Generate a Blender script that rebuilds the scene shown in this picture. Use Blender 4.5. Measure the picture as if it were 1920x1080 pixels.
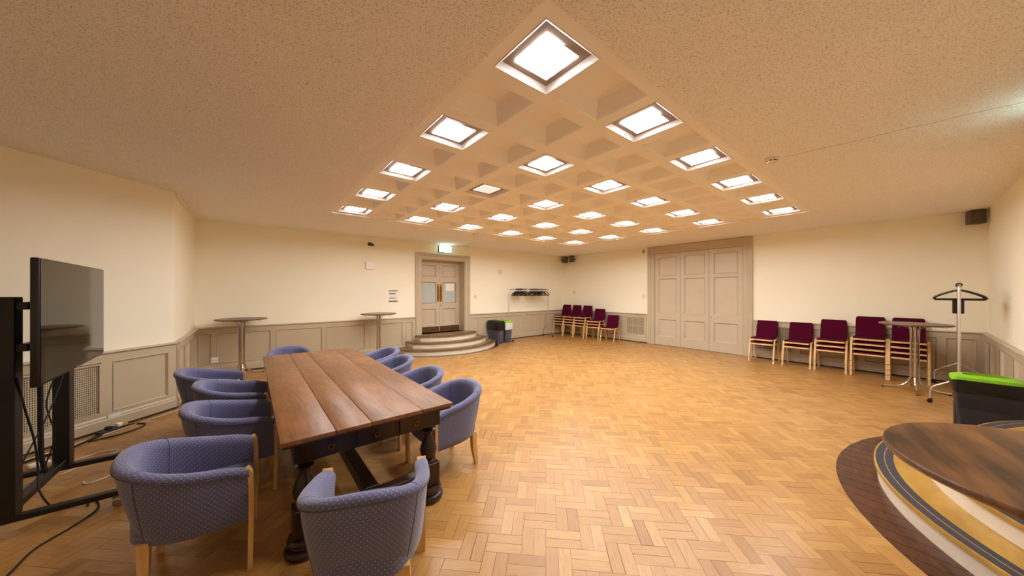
import bpy, bmesh, math, random
from mathutils import Vector, Matrix
random.seed(7)
for o in list(bpy.data.objects): bpy.data.objects.remove(o, do_unlink=True)
S = bpy.context.scene
COL = S.collection
R = math.radians
PI = math.pi

# ------------------------------------------------------------------ camera, world, exposure
CAM_H = 1.62
cam_d = bpy.data.cameras.new('camera'); cam = bpy.data.objects.new('camera', cam_d); COL.objects.link(cam)
cam.location = (0, 0, CAM_H); cam.rotation_euler = (R(90), 0, R(50.9 - 90))
cam_d.sensor_width = 36; cam_d.lens = 604 / 1920 * 36; cam_d.shift_y = 7 / 1920; cam_d.clip_start = 0.02
S.camera = cam
w = bpy.data.worlds.new('world'); S.world = w; w.use_nodes = True
w.node_tree.nodes['Background'].inputs[0].default_value = (.9, .8, .7, 1); w.node_tree.nodes['Background'].inputs[1].default_value = .05
S.view_settings.view_transform = 'Standard'; S.view_settings.look = 'None'
S.view_settings.gamma = 1; S.view_settings.use_curve_mapping = False
S.view_settings.exposure = 0.0
LED_POWER = 65.0
LED_COL = (1.0, .99, .97)
S.cycles.diffuse_bounces = 8

# ------------------------------------------------------------------ material helpers
def srgb(r, g, b):
    f = lambda c: (c / 255 / 12.92) if c / 255 <= .04045 else ((c / 255 + .055) / 1.055) ** 2.4
    return (f(r), f(g), f(b), 1)
class NT:
    def __init__(s, name):
        s.m = bpy.data.materials.new(name); s.m.use_nodes = True; s.t = s.m.node_tree
        s.b = s.t.nodes['Principled BSDF']
    def n(s, typ, **kw):
        nd = s.t.nodes.new(typ)
        for k, v in kw.items(): setattr(nd, k, v)
        return nd
    def l(s, a, b): s.t.links.new(a, b)
    def noise(s, vec, scale, detail=4, rough=.55):
        nd = s.n('ShaderNodeTexNoise'); nd.inputs['Scale'].default_value = scale; nd.inputs['Detail'].default_value = detail
        nd.inputs['Roughness'].default_value = rough
        if vec is not None: s.l(vec, nd.inputs['Vector'])
        return nd
    def ramp(s, fac, stops):
        nd = s.n('ShaderNodeValToRGB'); cr = nd.color_ramp
        cr.elements[0].position, cr.elements[0].color = stops[0]; cr.elements[1].position, cr.elements[1].color = stops[-1]
        for p, c in stops[1:-1]: e = cr.elements.new(p); e.color = c
        s.l(fac, nd.inputs[0]); return nd
    def coord(s, out='Object', scale=None):
        tc = s.n('ShaderNodeTexCoord'); o = tc.outputs[out]
        if scale:
            mp = s.n('ShaderNodeMapping'); mp.inputs['Scale'].default_value = scale; s.l(o, mp.inputs[0]); o = mp.outputs[0]
        return o
    def bump(s, h, strength=.2, dist=.005):
        b = s.n('ShaderNodeBump'); b.inputs['Strength'].default_value = strength; b.inputs['Distance'].default_value = dist
        s.l(h, b.inputs['Height']); s.l(b.outputs[0], s.b.inputs['Normal']); return b
    def setp(s, rough=.5, spec=.5, metal=0, coat=0, coat_rough=.1):
        s.b.inputs['Roughness'].default_value = rough; s.b.inputs['Specular IOR Level'].default_value = spec
        s.b.inputs['Metallic'].default_value = metal; s.b.inputs['Coat Weight'].default_value = coat; s.b.inputs['Coat Roughness'].default_value = coat_rough
def mul(c, k): return (min(1, c[0] * k), min(1, c[1] * k), min(1, c[2] * k), 1)
def plain(name, c, rough=.5, spec=.5, metal=0, var=.06, scale=12, bump=0, bscale=200, coat=0):
    m = NT(name); v = m.coord('Object')
    nz = m.noise(v, scale)
    rp = m.ramp(nz.outputs[0], [(.3, mul(c, 1 - var)), (.7, mul(c, 1 + var))]); m.l(rp.outputs[0], m.b.inputs['Base Color'])
    m.setp(rough, spec, metal, coat)
    if bump: m.bump(m.noise(v, bscale, 2).outputs[0], bump, .002)
    return m.m
def wood(name, dark, mid, light, axis='Y', stretch=14, scale=3.0, rough=.4, spec=.5, coat=0, scratches=False):
    m = NT(name); k = {'X': (1, stretch, stretch), 'Y': (stretch, 1, stretch), 'Z': (stretch, stretch, 1)}[axis]
    v = m.coord('Object', k)
    n1 = m.noise(v, scale, 6, .62); n2 = m.noise(m.coord('Object'), 2.2, 3)
    mx = m.n('ShaderNodeMix'); mx.data_type = 'FLOAT'; mx.inputs[0].default_value = .45
    m.l(n1.outputs[0], mx.inputs[2]); m.l(n2.outputs[0], mx.inputs[3])
    rp = m.ramp(mx.outputs[0], [(.32, dark), (.5, mid), (.68, light)]); col = rp.outputs[0]
    if scratches:
        sc = m.noise(m.coord('Object', (30, 9, 30)), 2.0, 8, .75); sr = m.ramp(sc.outputs[0], [(.60, (0, 0, 0, 1)), (.74, (1, 1, 1, 1))])
        mk = m.n('ShaderNodeMix'); mk.data_type = 'RGBA'; m.l(sr.outputs[0], mk.inputs[0]); m.l(col, mk.inputs[6]); mk.inputs[7].default_value = mul(light, 1.25); col = mk.outputs[2]
        rr = m.ramp(sc.outputs[0], [(.3, (rough - .08,) * 3 + (1,)), (.7, (rough + .15,) * 3 + (1,))]); 
    m.l(col, m.b.inputs['Base Color']); m.setp(rough, spec, 0, coat)
    if scratches: m.l(rr.outputs[0], m.b.inputs['Roughness'])
    m.bump(n1.outputs[0], .12, .002)
    return m.m

# ------------------------------------------------------------------ mesh helpers
class MB:
    def __init__(s): s.v = []; s.f = []; s.uv = None
    def add(s, vf, M=None):
        o = len(s.v); vs, fs = vf
        s.v += [tuple(M @ Vector(p)) for p in vs] if M is not None else [tuple(p) for p in vs]
        s.f += [tuple(i + o for i in f) for f in fs]; return s
    def mesh(s, name, mat, smooth=35):
        me = bpy.data.meshes.new(name); me.from_pydata(s.v, [], s.f); me.materials.append(mat)
        bm = bmesh.new(); bm.from_mesh(me); bmesh.ops.recalc_face_normals(bm, faces=bm.faces); bm.to_mesh(me); bm.free()
        if smooth: me.shade_smooth(); me.set_sharp_from_angle(angle=R(smooth))
        return me
    def obj(s, name, mat, parent=None, smooth=35):
        return link(name, s.mesh(name, mat, smooth), parent)
def link(name, me, parent=None):
    o = bpy.data.objects.new(name, me); COL.objects.link(o)
    if parent is not None: o.parent = parent
    return o
def box(x0, x1, y0, y1, z0, z1):
    v = [(x, y, z) for z in (z0, z1) for y in (y0, y1) for x in (x0, x1)]
    return v, [(0, 2, 3, 1), (4, 5, 7, 6), (0, 1, 5, 4), (2, 6, 7, 3), (0, 4, 6, 2), (1, 3, 7, 5)]
def bbox(x0, x1, y0, y1, z0, z1, r=.005, seg=2):
    bm = bmesh.new(); v, f = box(x0, x1, y0, y1, z0, z1)
    vs = [bm.verts.new(p) for p in v]; [bm.faces.new([vs[i] for i in q]) for q in f]
    bmesh.ops.recalc_face_normals(bm, faces=bm.faces)
    bmesh.ops.bevel(bm, geom=bm.edges[:], offset=r, segments=seg, affect='EDGES', profile=.5)
    bm.verts.index_update(); out = [tuple(p.co) for p in bm.verts], [tuple(p.index for p in q.verts) for q in bm.faces]
    bm.free(); return out
def prism(poly, z0, z1):
    n = len(poly); v = [(x, y, z0) for x, y in poly] + [(x, y, z1) for x, y in poly]
    f = [tuple(range(n))[::-1], tuple(range(n, 2 * n))] + [(i, (i + 1) % n, n + (i + 1) % n, n + i) for i in range(n)]
    return v, f
def lathe(prof, n=24, cap=True):
    v = []; f = []; k = len(prof)
    for i in range(n):
        a = 2 * PI * i / n; v += [(r * math.cos(a), r * math.sin(a), z) for r, z in prof]
    for i in range(n):
        j = (i + 1) % n
        f += [(i * k + q, j * k + q, j * k + q + 1, i * k + q + 1) for q in range(k - 1)]
    if cap: f.append(tuple(i * k for i in range(n))); f.append(tuple(i * k + k - 1 for i in range(n)))
    return v, f
def tube(pts, r, n=8, closed=False, rs=None):
    pts = [Vector(p) for p in pts]; m = len(pts); v = []; f = []
    T = []
    for i in range(m):
        a = pts[(i - 1) % m] if (i or closed) else pts[0]; b = pts[(i + 1) % m] if (i < m - 1 or closed) else pts[-1]
        T.append((b - a).normalized())
    u = Vector((0, 0, 1)) if abs(T[0].z) < .9 else Vector((1, 0, 0)); u = (u - T[0] * u.dot(T[0])).normalized()
    for i in range(m):
        u = (u - T[i] * u.dot(T[i])).normalized(); w_ = T[i].cross(u); rr = rs[i] if rs else r
        v += [tuple(pts[i] + (u * math.cos(2 * PI * k / n) + w_ * math.sin(2 * PI * k / n)) * rr) for k in range(n)]
    for i in range(m if closed else m - 1):
        j = (i + 1) % m
        f += [(i * n + k, i * n + (k + 1) % n, j * n + (k + 1) % n, j * n + k) for k in range(n)]
    if not closed: f.append(tuple(range(n))[::-1]); f.append(tuple(range((m - 1) * n, m * n)))
    return v, f
def flatbar(pts, w_, t_, side=Vector((1, 0, 0))):
    """rectangular section swept in a plane whose normal is `side`; w_ along side, t_ across"""
    pts = [Vector(p) for p in pts]; m = len(pts); v = []; f = []
    for i in range(m):
        a = pts[max(i - 1, 0)]; b = pts[min(i + 1, m - 1)]; T = (b - a).normalized(); nn = T.cross(side).normalized()
        v += [tuple(pts[i] + side * (sx * w_ / 2) + nn * (sn * t_ / 2)) for sx, sn in ((-1, -1), (1, -1), (1, 1), (-1, 1))]
    for i in range(m - 1):
        f += [(i * 4 + k, i * 4 + (k + 1) % 4, i * 4 + 4 + (k + 1) % 4, i * 4 + 4 + k) for k in range(4)]
    f += [(3, 2, 1, 0), tuple(range(m * 4 - 4, m * 4))]; return v, f
def fillet(pts, r, n=5):
    pts = [Vector(p) for p in pts]; out = [pts[0]]
    for i in range(1, len(pts) - 1):
        a = (pts[i - 1] - pts[i]); b = (pts[i + 1] - pts[i]); ra = min(r, a.length * .49, b.length * .49)
        p0 = pts[i] + a.normalized() * ra; p2 = pts[i] + b.normalized() * ra
        for k in range(n + 1):
            t = k / n; out.append(p0 * (1 - t) ** 2 + pts[i] * 2 * t * (1 - t) + p2 * t * t)
    out.append(pts[-1]); return out
def spline(pts, n=8):
    pts = [Vector(p) for p in pts]; P = [pts[0]] + pts + [pts[-1]]; out = []
    for i in range(1, len(P) - 2):
        for k in range(n):
            t = k / n; a, b, c, d = P[i - 1], P[i], P[i + 1], P[i + 2]
            out.append(.5 * ((2 * b) + (c - a) * t + (2 * a - 5 * b + 4 * c - d) * t * t + (3 * b - a - 3 * c + d) * t ** 3))
    out.append(pts[-1]); return out
def Tm(x=0, y=0, z=0, rz=0): return Matrix.Translation((x, y, z)) @ Matrix.Rotation(rz, 4, 'Z')
def empty(name, loc=(0, 0, 0), rz=0):
    o = bpy.data.objects.new(name, None); COL.objects.link(o); o.location = loc; o.rotation_euler = (0, 0, rz); o.empty_display_size = .1; return o
def tag(o, label, cat, group=None):
    o['label'] = label; o['category'] = cat
    if group: o['group'] = group
    return o
def thing(name, label, cat, loc=(0, 0, 0), rz=0, group=None): return tag(empty(name, loc, rz), label, cat, group)
def struct(o): o['kind'] = 'structure'; return o
def dup(root, loc, rz, label=None):
    r = root.copy(); COL.objects.link(r); r.location = loc; r.rotation_euler = (0, 0, rz)
    if label: r['label'] = label
    for ch in list(root.children):
        c = ch.copy(); COL.objects.link(c); c.parent = r
        for g in ch.children:
            d = g.copy(); COL.objects.link(d); d.parent = c
    return r

# ------------------------------------------------------------------ materials
def m_wall():
    m = NT('cream_wall_paint'); v = m.coord('Object')
    rp = m.ramp(m.noise(v, 1.3, 3).outputs[0], [(.3, srgb(243, 238, 217)), (.7, srgb(246, 241, 222))]); m.l(rp.outputs[0], m.b.inputs['Base Color'])
    m.setp(.62, .3); m.bump(m.noise(v, 160, 3).outputs[0], .05, .002); return m.m
def m_ceiling(rough_tex):
    m = NT('textured_ceiling_plaster' if rough_tex else 'smooth_ceiling_plaster'); v = m.coord('Object')
    if rough_tex:
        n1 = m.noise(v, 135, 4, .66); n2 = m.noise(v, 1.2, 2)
        rp = m.ramp(n1.outputs[0], [(.30, srgb(150, 128, 102)), (.46, srgb(245, 241, 233)), (.75, srgb(249, 246, 240))])  # dark speckle paints the shading of the plaster relief into the colour
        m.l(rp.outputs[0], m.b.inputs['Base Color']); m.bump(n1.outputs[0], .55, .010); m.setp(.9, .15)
    else:
        rp = m.ramp(m.noise(v, 3, 3).outputs[0], [(.3, srgb(242, 237, 228)), (.7, srgb(245, 240, 232))])
        m.l(rp.outputs[0], m.b.inputs['Base Color']); m.setp(.6, .3)
    return m.m
def m_blocks():
    m = NT('parquet_blocks'); tc = m.n('ShaderNodeTexCoord'); oi = m.n('ShaderNodeObjectInfo'); ge = m.n('ShaderNodeNewGeometry')
    ad = m.n('ShaderNodeMath', operation='ADD'); m.l(oi.outputs['Random'], ad.inputs[0]); m.l(ge.outputs['Random Per Island'], ad.inputs[1])
    fr = m.n('ShaderNodeMath', operation='FRACT'); m.l(ad.outputs[0], fr.inputs[0])
    ml = m.n('ShaderNodeMath', operation='MULTIPLY'); ml.inputs[1].default_value = 57.0; m.l(fr.outputs[0], ml.inputs[0])
    cb = m.n('ShaderNodeCombineXYZ'); m.l(ml.outputs[0], cb.inputs[2])
    va = m.n('ShaderNodeVectorMath', operation='ADD'); m.l(tc.outputs['UV'], va.inputs[0]); m.l(cb.outputs[0], va.inputs[1])
    mp = m.n('ShaderNodeMapping'); mp.inputs['Scale'].default_value = (7, 95, 1); m.l(va.outputs[0], mp.inputs[0])
    g = m.noise(mp.outputs[0], 1.3, 5, .65)
    tone = m.ramp(fr.outputs[0], [(0, srgb(166, 121, 66)), (.2, srgb(180, 135, 76)), (.7, srgb(187, 142, 81)), (1, srgb(197, 154, 92))])
    gr = m.ramp(g.outputs[0], [(.3, (.70, .63, .56, 1)), (.55, (1, 1, 1, 1)), (.75, (1.0, 1.0, .98, 1))])
    mx = m.n('ShaderNodeMix'); mx.data_type = 'RGBA'; mx.blend_type = 'MULTIPLY'; mx.inputs[0].default_value = .8
    m.l(tone.outputs[0], mx.inputs[6]); m.l(gr.outputs[0], mx.inputs[7])
    # worn / dirty patches across the whole floor (world position)
    gp = m.noise(ge.outputs['Position'], 1.1, 2, .5)
    wr = m.ramp(gp.outputs[0], [(.2, (.84, .80, .76, 1)), (.8, (1, 1, 1, 1))])
    m2 = m.n('ShaderNodeMix'); m2.data_type = 'RGBA'; m2.blend_type = 'MULTIPLY'; m2.inputs[0].default_value = .7
    m.l(mx.outputs[2], m2.inputs[6]); m.l(wr.outputs[0], m2.inputs[7]); m.l(m2.outputs[2], m.b.inputs['Base Color'])
    rr = m.ramp(fr.outputs[0], [(0, (.34, .34, .34, 1)), (1, (.28, .28, .28, 1))]); m.l(rr.outputs[0], m.b.inputs['Roughness'])
    m.b.inputs['Specular IOR Level'].default_value = .5
    m.bump(g.outputs[0], .06, .001); return m.m
def m_fabric():
    m = NT('blue_dotted_upholstery'); tc = m.n('ShaderNodeTexCoord')
    def dots(off):
        mp = m.n('ShaderNodeMapping'); mp.inputs['Scale'].default_value = (1 / .026, 1 / .030, 1); mp.inputs['Location'].default_value = off
        m.l(tc.outputs['UV'], mp.inputs[0])
        fr = m.n('ShaderNodeVectorMath', operation='FRACTION'); m.l(mp.outputs[0], fr.inputs[0])
        sb = m.n('ShaderNodeVectorMath', operation='SUBTRACT'); sb.inputs[1].default_value = (.5, .5, 0); m.l(fr.outputs[0], sb.inputs[0])
        ln = m.n('ShaderNodeVectorMath', operation='LENGTH'); m.l(sb.outputs[0], ln.inputs[0]); return ln.outputs['Value']
    mn = m.n('ShaderNodeMath', operation='MINIMUM'); m.l(dots((0, 0, 0)), mn.inputs[0]); m.l(dots((.5, .5, 0)), mn.inputs[1])
    wv = m.noise(m.coord('UV'), 900, 2)
    base = m.ramp(wv.outputs[0], [(.3, srgb(84, 86, 122)), (.7, srgb(108, 110, 146))])
    dr = m.ramp(mn.outputs[0], [(.06, (1, 1, 1, 1)), (.15, (0, 0, 0, 1))])
    mx = m.n('ShaderNodeMix'); mx.data_type = 'RGBA'; m.l(dr.outputs[0], mx.inputs[0]); m.l(base.outputs[0], mx.inputs[6]); mx.inputs[7].default_value = srgb(156, 158, 190)
    m.l(mx.outputs[2], m.b.inputs['Base Color']); m.setp(.88, .2); m.b.inputs['Sheen Weight'].default_value = .35; m.b.inputs['Sheen Roughness'].default_value = .5
    m.bump(wv.outputs[0], .15, .001); return m.m
def m_emit(name, col, strength):
    m = NT(name); m.b.inputs['Base Color'].default_value = (.8, .8, .8, 1)
    m.b.inputs['Emission Color'].default_value = col + (1,); m.b.inputs['Emission Strength'].default_value = strength; m.setp(.4); return m.m

M = {}
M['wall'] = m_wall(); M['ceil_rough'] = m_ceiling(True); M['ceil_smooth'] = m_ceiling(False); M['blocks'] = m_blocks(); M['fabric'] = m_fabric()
M['dado'] = plain('taupe_gloss_paint', srgb(190, 176, 150), .38, .5, var=.03, scale=3)
M['door'] = plain('taupe_door_paint', srgb(197, 183, 160), .36, .5, var=.03, scale=3)
M['plinth'] = plain('dark_plinth', srgb(52, 36, 26), .6)
M['joint'] = plain('dark_joint_bitumen', srgb(64, 41, 24), .8)
M['led'] = m_emit('led_diffuser_lit', LED_COL, LED_POWER)
M['led_rim'] = m_emit('led_opal_rim', LED_COL, .5)
M['led_off'] = m_emit('led_diffuser_dim', LED_COL, .55)
M['lightbox'] = plain('white_light_box', srgb(206, 200, 196), .5, var=.02)
M['lightplate'] = plain('grey_brown_light_plate', srgb(140, 122, 112), .5, var=.05)
M['beech'] = wood('beech_wood', srgb(196, 150, 92), srgb(218, 176, 116), srgb(232, 196, 142), 'Z', 12, 4, .35)
M['oak_top'] = wood('worn_oak_top', srgb(92, 56, 27), srgb(126, 81, 43), srgb(152, 104, 60), 'Y', 12, 3.2, .36, .5, 0, True)
M['oak_dark'] = wood('dark_carved_oak', srgb(22, 11, 7), srgb(40, 20, 12), srgb(62, 32, 18), 'Z', 6, 4, .3)
M['walnut'] = wood('walnut_laminate', srgb(40, 23, 14), srgb(96, 62, 36), srgb(134, 92, 54), 'X', 8, 1.9, .33, .5)
_r = [n for n in M['walnut'].node_tree.nodes if n.type == 'VALTORGB'][0].color_ramp.elements
_r[0].position, _r[1].position, _r[2].position = .41, .50, .60
M['brown_lam'] = wood('brown_laminate', srgb(78, 56, 36), srgb(100, 74, 50), srgb(120, 92, 64), 'X', 8, 3, .35)
M['chrome'] = plain('chrome', srgb(205, 200, 196), .14, metal=1, var=.02)
M['steel'] = plain('satin_steel', srgb(170, 166, 162), .32, metal=1, var=.03)
M['rail'] = plain('brushed_chrome_rail', srgb(214, 208, 202), .38, metal=1, var=.03)
M['black'] = plain('black_powder_coat', srgb(9, 9, 10), .42, var=.1)
M['rubber'] = plain('black_rubber', srgb(16, 15, 15), .7, var=.1)
M['black_plastic'] = plain('black_plastic', srgb(20, 20, 23), .35, var=.1)
M['screen'] = plain('dark_screen_glass', srgb(4, 3, 4), .06, .16, var=.02)
M['burgundy'] = plain('burgundy_wool', srgb(76, 4, 36), .9, .1, var=.12, scale=60, bump=.2, bscale=500)
M['white_plastic'] = plain('white_plastic', srgb(245, 244, 240), .4, var=.02)
M['cream_plastic'] = plain('cream_plastic', srgb(226, 214, 190), .4, var=.02)
M['brass'] = plain('aged_brass', srgb(168, 122, 52), .3, metal=1, var=.12, scale=30)
M['kick'] = plain('bronze_kick_plate', srgb(112, 82, 48), .38, metal=.7, var=.12)
M['paper'] = plain('white_paper', srgb(236, 232, 228), .8, var=.02)
M['ink'] = plain('dark_print', srgb(70, 58, 44), .8)
M['frost'] = plain('frosted_glass', srgb(186, 196, 194), .18, .6, var=.03)
M['grey_bin'] = plain('grey_bin_plastic', srgb(74, 75, 88), .45, var=.05, bump=.05)
M['shaded_grey_bin'] = plain('shaded_grey_bin_plastic', srgb(42, 41, 48), .45, var=.05, bump=.05)  # grey bin plastic darkened, weaker light on this bin painted into its colour
M['bag_black'] = plain('black_bin_liner', srgb(14, 14, 16), .28, var=.1, bump=.5, bscale=22)
M['bag_white'] = plain('translucent_bin_liner', srgb(206, 210, 206), .25, var=.08, bump=.6, bscale=25)
M['green'] = plain('lime_green_plastic', srgb(132, 196, 28), .4, var=.04)
M['riser'] = plain('cream_step_riser', srgb(222, 210, 190), .5, var=.04, scale=5)
M['tread'] = wood('tread_timber', srgb(150, 112, 46), srgb(178, 138, 60), srgb(198, 160, 78), 'X', 4, 3, .32)
M['tread_far'] = wood('darker_tread_timber', srgb(104, 78, 44), srgb(132, 102, 62), srgb(150, 120, 78), 'X', 4, 3, .34)  # darker, greyer timber tone for the treads below the double doors
M['nosing'] = plain('blue_black_anti_slip_nosing', srgb(52, 52, 62), .6, var=.08, scale=40)
M['inlay'] = plain('ochre_inlay_line', srgb(186, 150, 92), .5)
M['border'] = wood('dark_parquet_border', srgb(48, 24, 14), srgb(78, 42, 26), srgb(104, 62, 38), 'X', 5, 5, .3)
_nt = M['border'].node_tree; _b = _nt.nodes['Principled BSDF']; _src = _b.inputs['Base Color'].links[0].from_socket
_oi = _nt.nodes.new('ShaderNodeObjectInfo'); _mr = _nt.nodes.new('ShaderNodeMapRange'); _mr.inputs[3].default_value = .62; _mr.inputs[4].default_value = 1.15
_vm = _nt.nodes.new('ShaderNodeVectorMath'); _vm.operation = 'SCALE'; _nt.links.new(_oi.outputs['Random'], _mr.inputs[0]); _nt.links.new(_mr.outputs[0], _vm.inputs['Scale'])
_nt.links.new(_src, _vm.inputs[0]); _nt.links.new(_vm.outputs[0], _b.inputs['Base Color'])
M['speaker'] = plain('grey_speaker_grille', srgb(92, 80, 70), .6, var=.08, bump=.3, bscale=300)
M['cable_w'] = plain('white_cable', srgb(220, 214, 204), .5)
M['yellow'] = plain('yellow_label', srgb(214, 176, 40), .5)
M['exit'] = m_emit('exit_sign_diffuser', (.55, 1.0, .95), 9)

# ------------------------------------------------------------------ room: dimensions
X1, Y0, Y1, ZC = 9.70, -.85, 8.62, 3.005
XL, YJ, XS = -.82, 6.43, -2.60; YS = YJ - (XL - XS)
TH = .36
# ---- floor slab and herringbone blocks (pairs of 76 x 229 mm blocks laid at 45 degrees)
poly = [(XS, Y0), (X1, Y0), (X1, Y1), (XL, Y1), (XL, YJ), (XS, YS)]
floor = struct(MB().add(prism(poly, -.12, -.008)).obj('floor', M['joint'], smooth=0))
BW, BL = .0762, .2286; S2 = 2 * BW
def inside(x, y, mrg=0):
    if x < XS - mrg or x > X1 + mrg or y < Y0 - mrg or y > Y1 + mrg: return False
    if x < XL - mrg and (y - x) > (YJ - XL) + mrg * 1.4: return False
    return True
def to_room(a, b): c = math.cos(PI / 4); return (a * c - b * c + 3.02, a * c + b * c + 3.77)
blocks = []
for n in range(-130, 131):
    for k in range(-60, 61):
        ox, oy = n * S2 + k * BL, n * S2 - k * BL
        for q in (0, 1):
            for (cx, cy, ang) in ((ox + BL / 2, oy + BW * (q + .5), PI / 4), (ox + BL + BW * (q + .5), oy + S2 - BL / 2, PI / 4 + PI / 2)):
                x, y = to_room(cx, cy)
                if inside(x, y, .07): blocks.append((x, y, ang))
fx, fy = math.cos(R(50.9)), math.sin(R(50.9))
def in_view(x, y):
    d = x * fx + y * fy
    if d < 1.2: return None
    u = (x * fy - y * fx) / d; v = CAM_H / d
    if abs(u) > 1.60 or v > .90: return None
    if .13 < x < 1.23 and 2.2 < y < 5.4: return None
    return d
vis = sorted((in_view(x, y), x, y, a) for x, y, a in blocks if in_view(x, y))
near = set((x, y) for d, x, y, a in vis[:298])
g = .0002; rnd = random.Random(3)
def block_geo():
    v, f = box(-BL / 2 + g, BL / 2 - g, -BW / 2 + g, BW / 2 - g, -.008, 0); c = .0005
    for i in range(4, 8): v[i] = (v[i][0] - math.copysign(c, v[i][0]), v[i][1] - math.copysign(c, v[i][1]), 0)
    return v, f[1:]
bv, bf = block_geo()
bme = bpy.data.meshes.new('parquet_block'); bme.from_pydata(bv, [], bf); bme.materials.append(M['blocks'])
ul = bme.uv_layers.new(name='UVMap')
for lp in bme.loops: ul.data[lp.index].uv = (bv[lp.vertex_index][0], bv[lp.vertex_index][1])
SV, SF, SU = [], [], []
for x, y, a in blocks:
    dz = -rnd.random() * .0006; tx = (rnd.random() - .5) * .002; ty = (rnd.random() - .5) * .004; da = (rnd.random() - .5) * .004
    sx = 1 - (rnd.random() ** 5) * .012; sy = 1 - (rnd.random() ** 6) * .045
    if (x, y) in near:
        o = link('block', bme, floor); o.location = (x, y, dz); o.rotation_euler = (ty, tx, a + da); o.scale = (sx, sy, 1)
    else:
        ca, sa = math.cos(a + da), math.sin(a + da); o = len(SV); ru = rnd.random() * 40
        for p in bv:
            px, py = p[0] * sx, p[1] * sy
            SV.append((x + px * ca - py * sa, y + px * sa + py * ca, p[2] + dz - px * tx + py * ty)); SU.append((p[0] + ru, p[1]))
        SF += [tuple(i + o for i in f) for f in bf]
sme = bpy.data.meshes.new('parquet_field'); sme.from_pydata(SV, [], SF); sme.materials.append(M['blocks'])
ul = sme.uv_layers.new(name='UVMap'); lv = [0] * len(sme.loops); sme.loops.foreach_get('vertex_index', lv)
ul.data.foreach_set('uv', [c for i in lv for c in SU[i]])
fo = link('parquet_field', sme, floor); fo['kind'] = 'stuff'

# ---- ceiling with recessed coffered panel
PX0, PX1, PY0, PY1 = 1.085, 7.52, 1.075, 6.355; ZP = ZC + .022
CP = .5785; CX0, CY0 = 1.4097, 1.4018; CO = .2255
def ring(outer, hx0, hx1, hy0, hy1, z0, z1):
    b = MB()
    (ax, ay), (bx, by) = outer
    for q in ((ax, hx0, ay, by), (hx1, bx, ay, by), (hx0, hx1, ay, hy0), (hx0, hx1, hy1, by)): b.add(box(q[0], q[1], q[2], q[3], z0, z1))
    return b
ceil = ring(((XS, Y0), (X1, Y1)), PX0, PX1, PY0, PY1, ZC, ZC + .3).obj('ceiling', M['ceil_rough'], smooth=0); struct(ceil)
# flat plaster lattice: strips between coffer openings, built as one board with square openings
xs = [PX0] + [c for i in range(11) for c in (CX0 + i * CP - CO, CX0 + i * CP + CO)] + [PX1]
ys = [PY0] + [c for j in range(9) for c in (CY0 + j * CP - CO, CY0 + j * CP + CO)] + [PY1]
LV = [(x, y, ZP) for y in ys for x in xs]; nx = len(xs)
LF = [(j * nx + i, j * nx + i + 1, (j + 1) * nx + i + 1, (j + 1) * nx + i) for j in range(len(ys) - 1) for i in range(nx - 1) if not (i % 2 == 1 and j % 2 == 1)]
MB().add((LV, LF)).obj('coffer_lattice', M['ceil_smooth'], ceil, smooth=0)
MB().add(box(PX0 - .05, PX1 + .05, PY0 - .05, PY1 + .05, ZC + .31, ZC + .33)).obj('ceiling_backing', M['ceil_smooth'], ceil, smooth=0)
def coffer_mesh(top, depth, name, lip=.012):
    v = []; f = []
    for s_, z in ((CO, 0), (CO - .012, lip), (top + .012, depth - .012), (top - .01, depth)):
        v += [(-s_, -s_, z), (s_, -s_, z), (s_, s_, z), (-s_, s_, z)]
    for q in range(3):
        f += [(q * 4 + k, q * 4 + (k + 1) % 4, q * 4 + 4 + (k + 1) % 4, q * 4 + 4 + k) for k in range(4)]
    f.append((12, 13, 14, 15)); b = MB(); b.add((v, f)); return b.mesh(name, M['ceil_smooth'], smooth=0)
cm = coffer_mesh(.140, .125, 'coffer')
for i in range(11):
    for j in range(9):
        if i % 2 == 0 and j % 2 == 0: continue
        o = link('coffer', cm, ceil); o.location = (CX0 + i * CP, CY0 + j * CP, ZP)
# light fixtures
def light_fixture(lit):
    t = empty('ceiling_light'); h = .026; e = .138; zf = .019; q = CO - .032
    b = MB()
    for k in range(4):  # four sloping white inner sides of the box
        Mk = Matrix.Rotation(k * PI / 2, 4, 'Z')
        v = [(-CO, -CO, -.003), (-CO, CO, -.003), (-q, q, h), (-q, -q, h), (-CO - .006, -CO - .006, -.003), (-CO - .006, CO + .006, -.003), (-CO - .006, CO + .006, h), (-CO - .006, -CO - .006, h)]
        b.add((v, [(0, 1, 2, 3), (4, 7, 6, 5), (0, 4, 5, 1), (3, 2, 6, 7)]), Mk)
    b.obj('side_frame', M['lightbox'], t, smooth=0)
    b = MB()
    for c in ((-q, -e, -q, q), (e, q, -q, q), (-e, e, -q, -e), (-e, e, e, q)): b.add(box(c[0], c[1], c[2], c[3], h, h + .01))
    b.obj('back_plate', M['lightplate'], t, smooth=0)
    b = MB()   # opal rim of the panel
    for k in range(4): b.add(([(-e, -e, zf), (-e, e, zf), (-e, e, h), (-e, -e, h)], [(0, 1, 2, 3)]), Matrix.Rotation(k * PI / 2, 4, 'Z'))
    b.obj('panel_rim', M['led_rim'] if lit else M['led_off'], t, smooth=0)
    MB().add(box(-e, e, -e, e, zf, zf + .004)).obj('diffuser', M['led'] if lit else M['led_off'], t, 0)
    return t
proto = None
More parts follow.
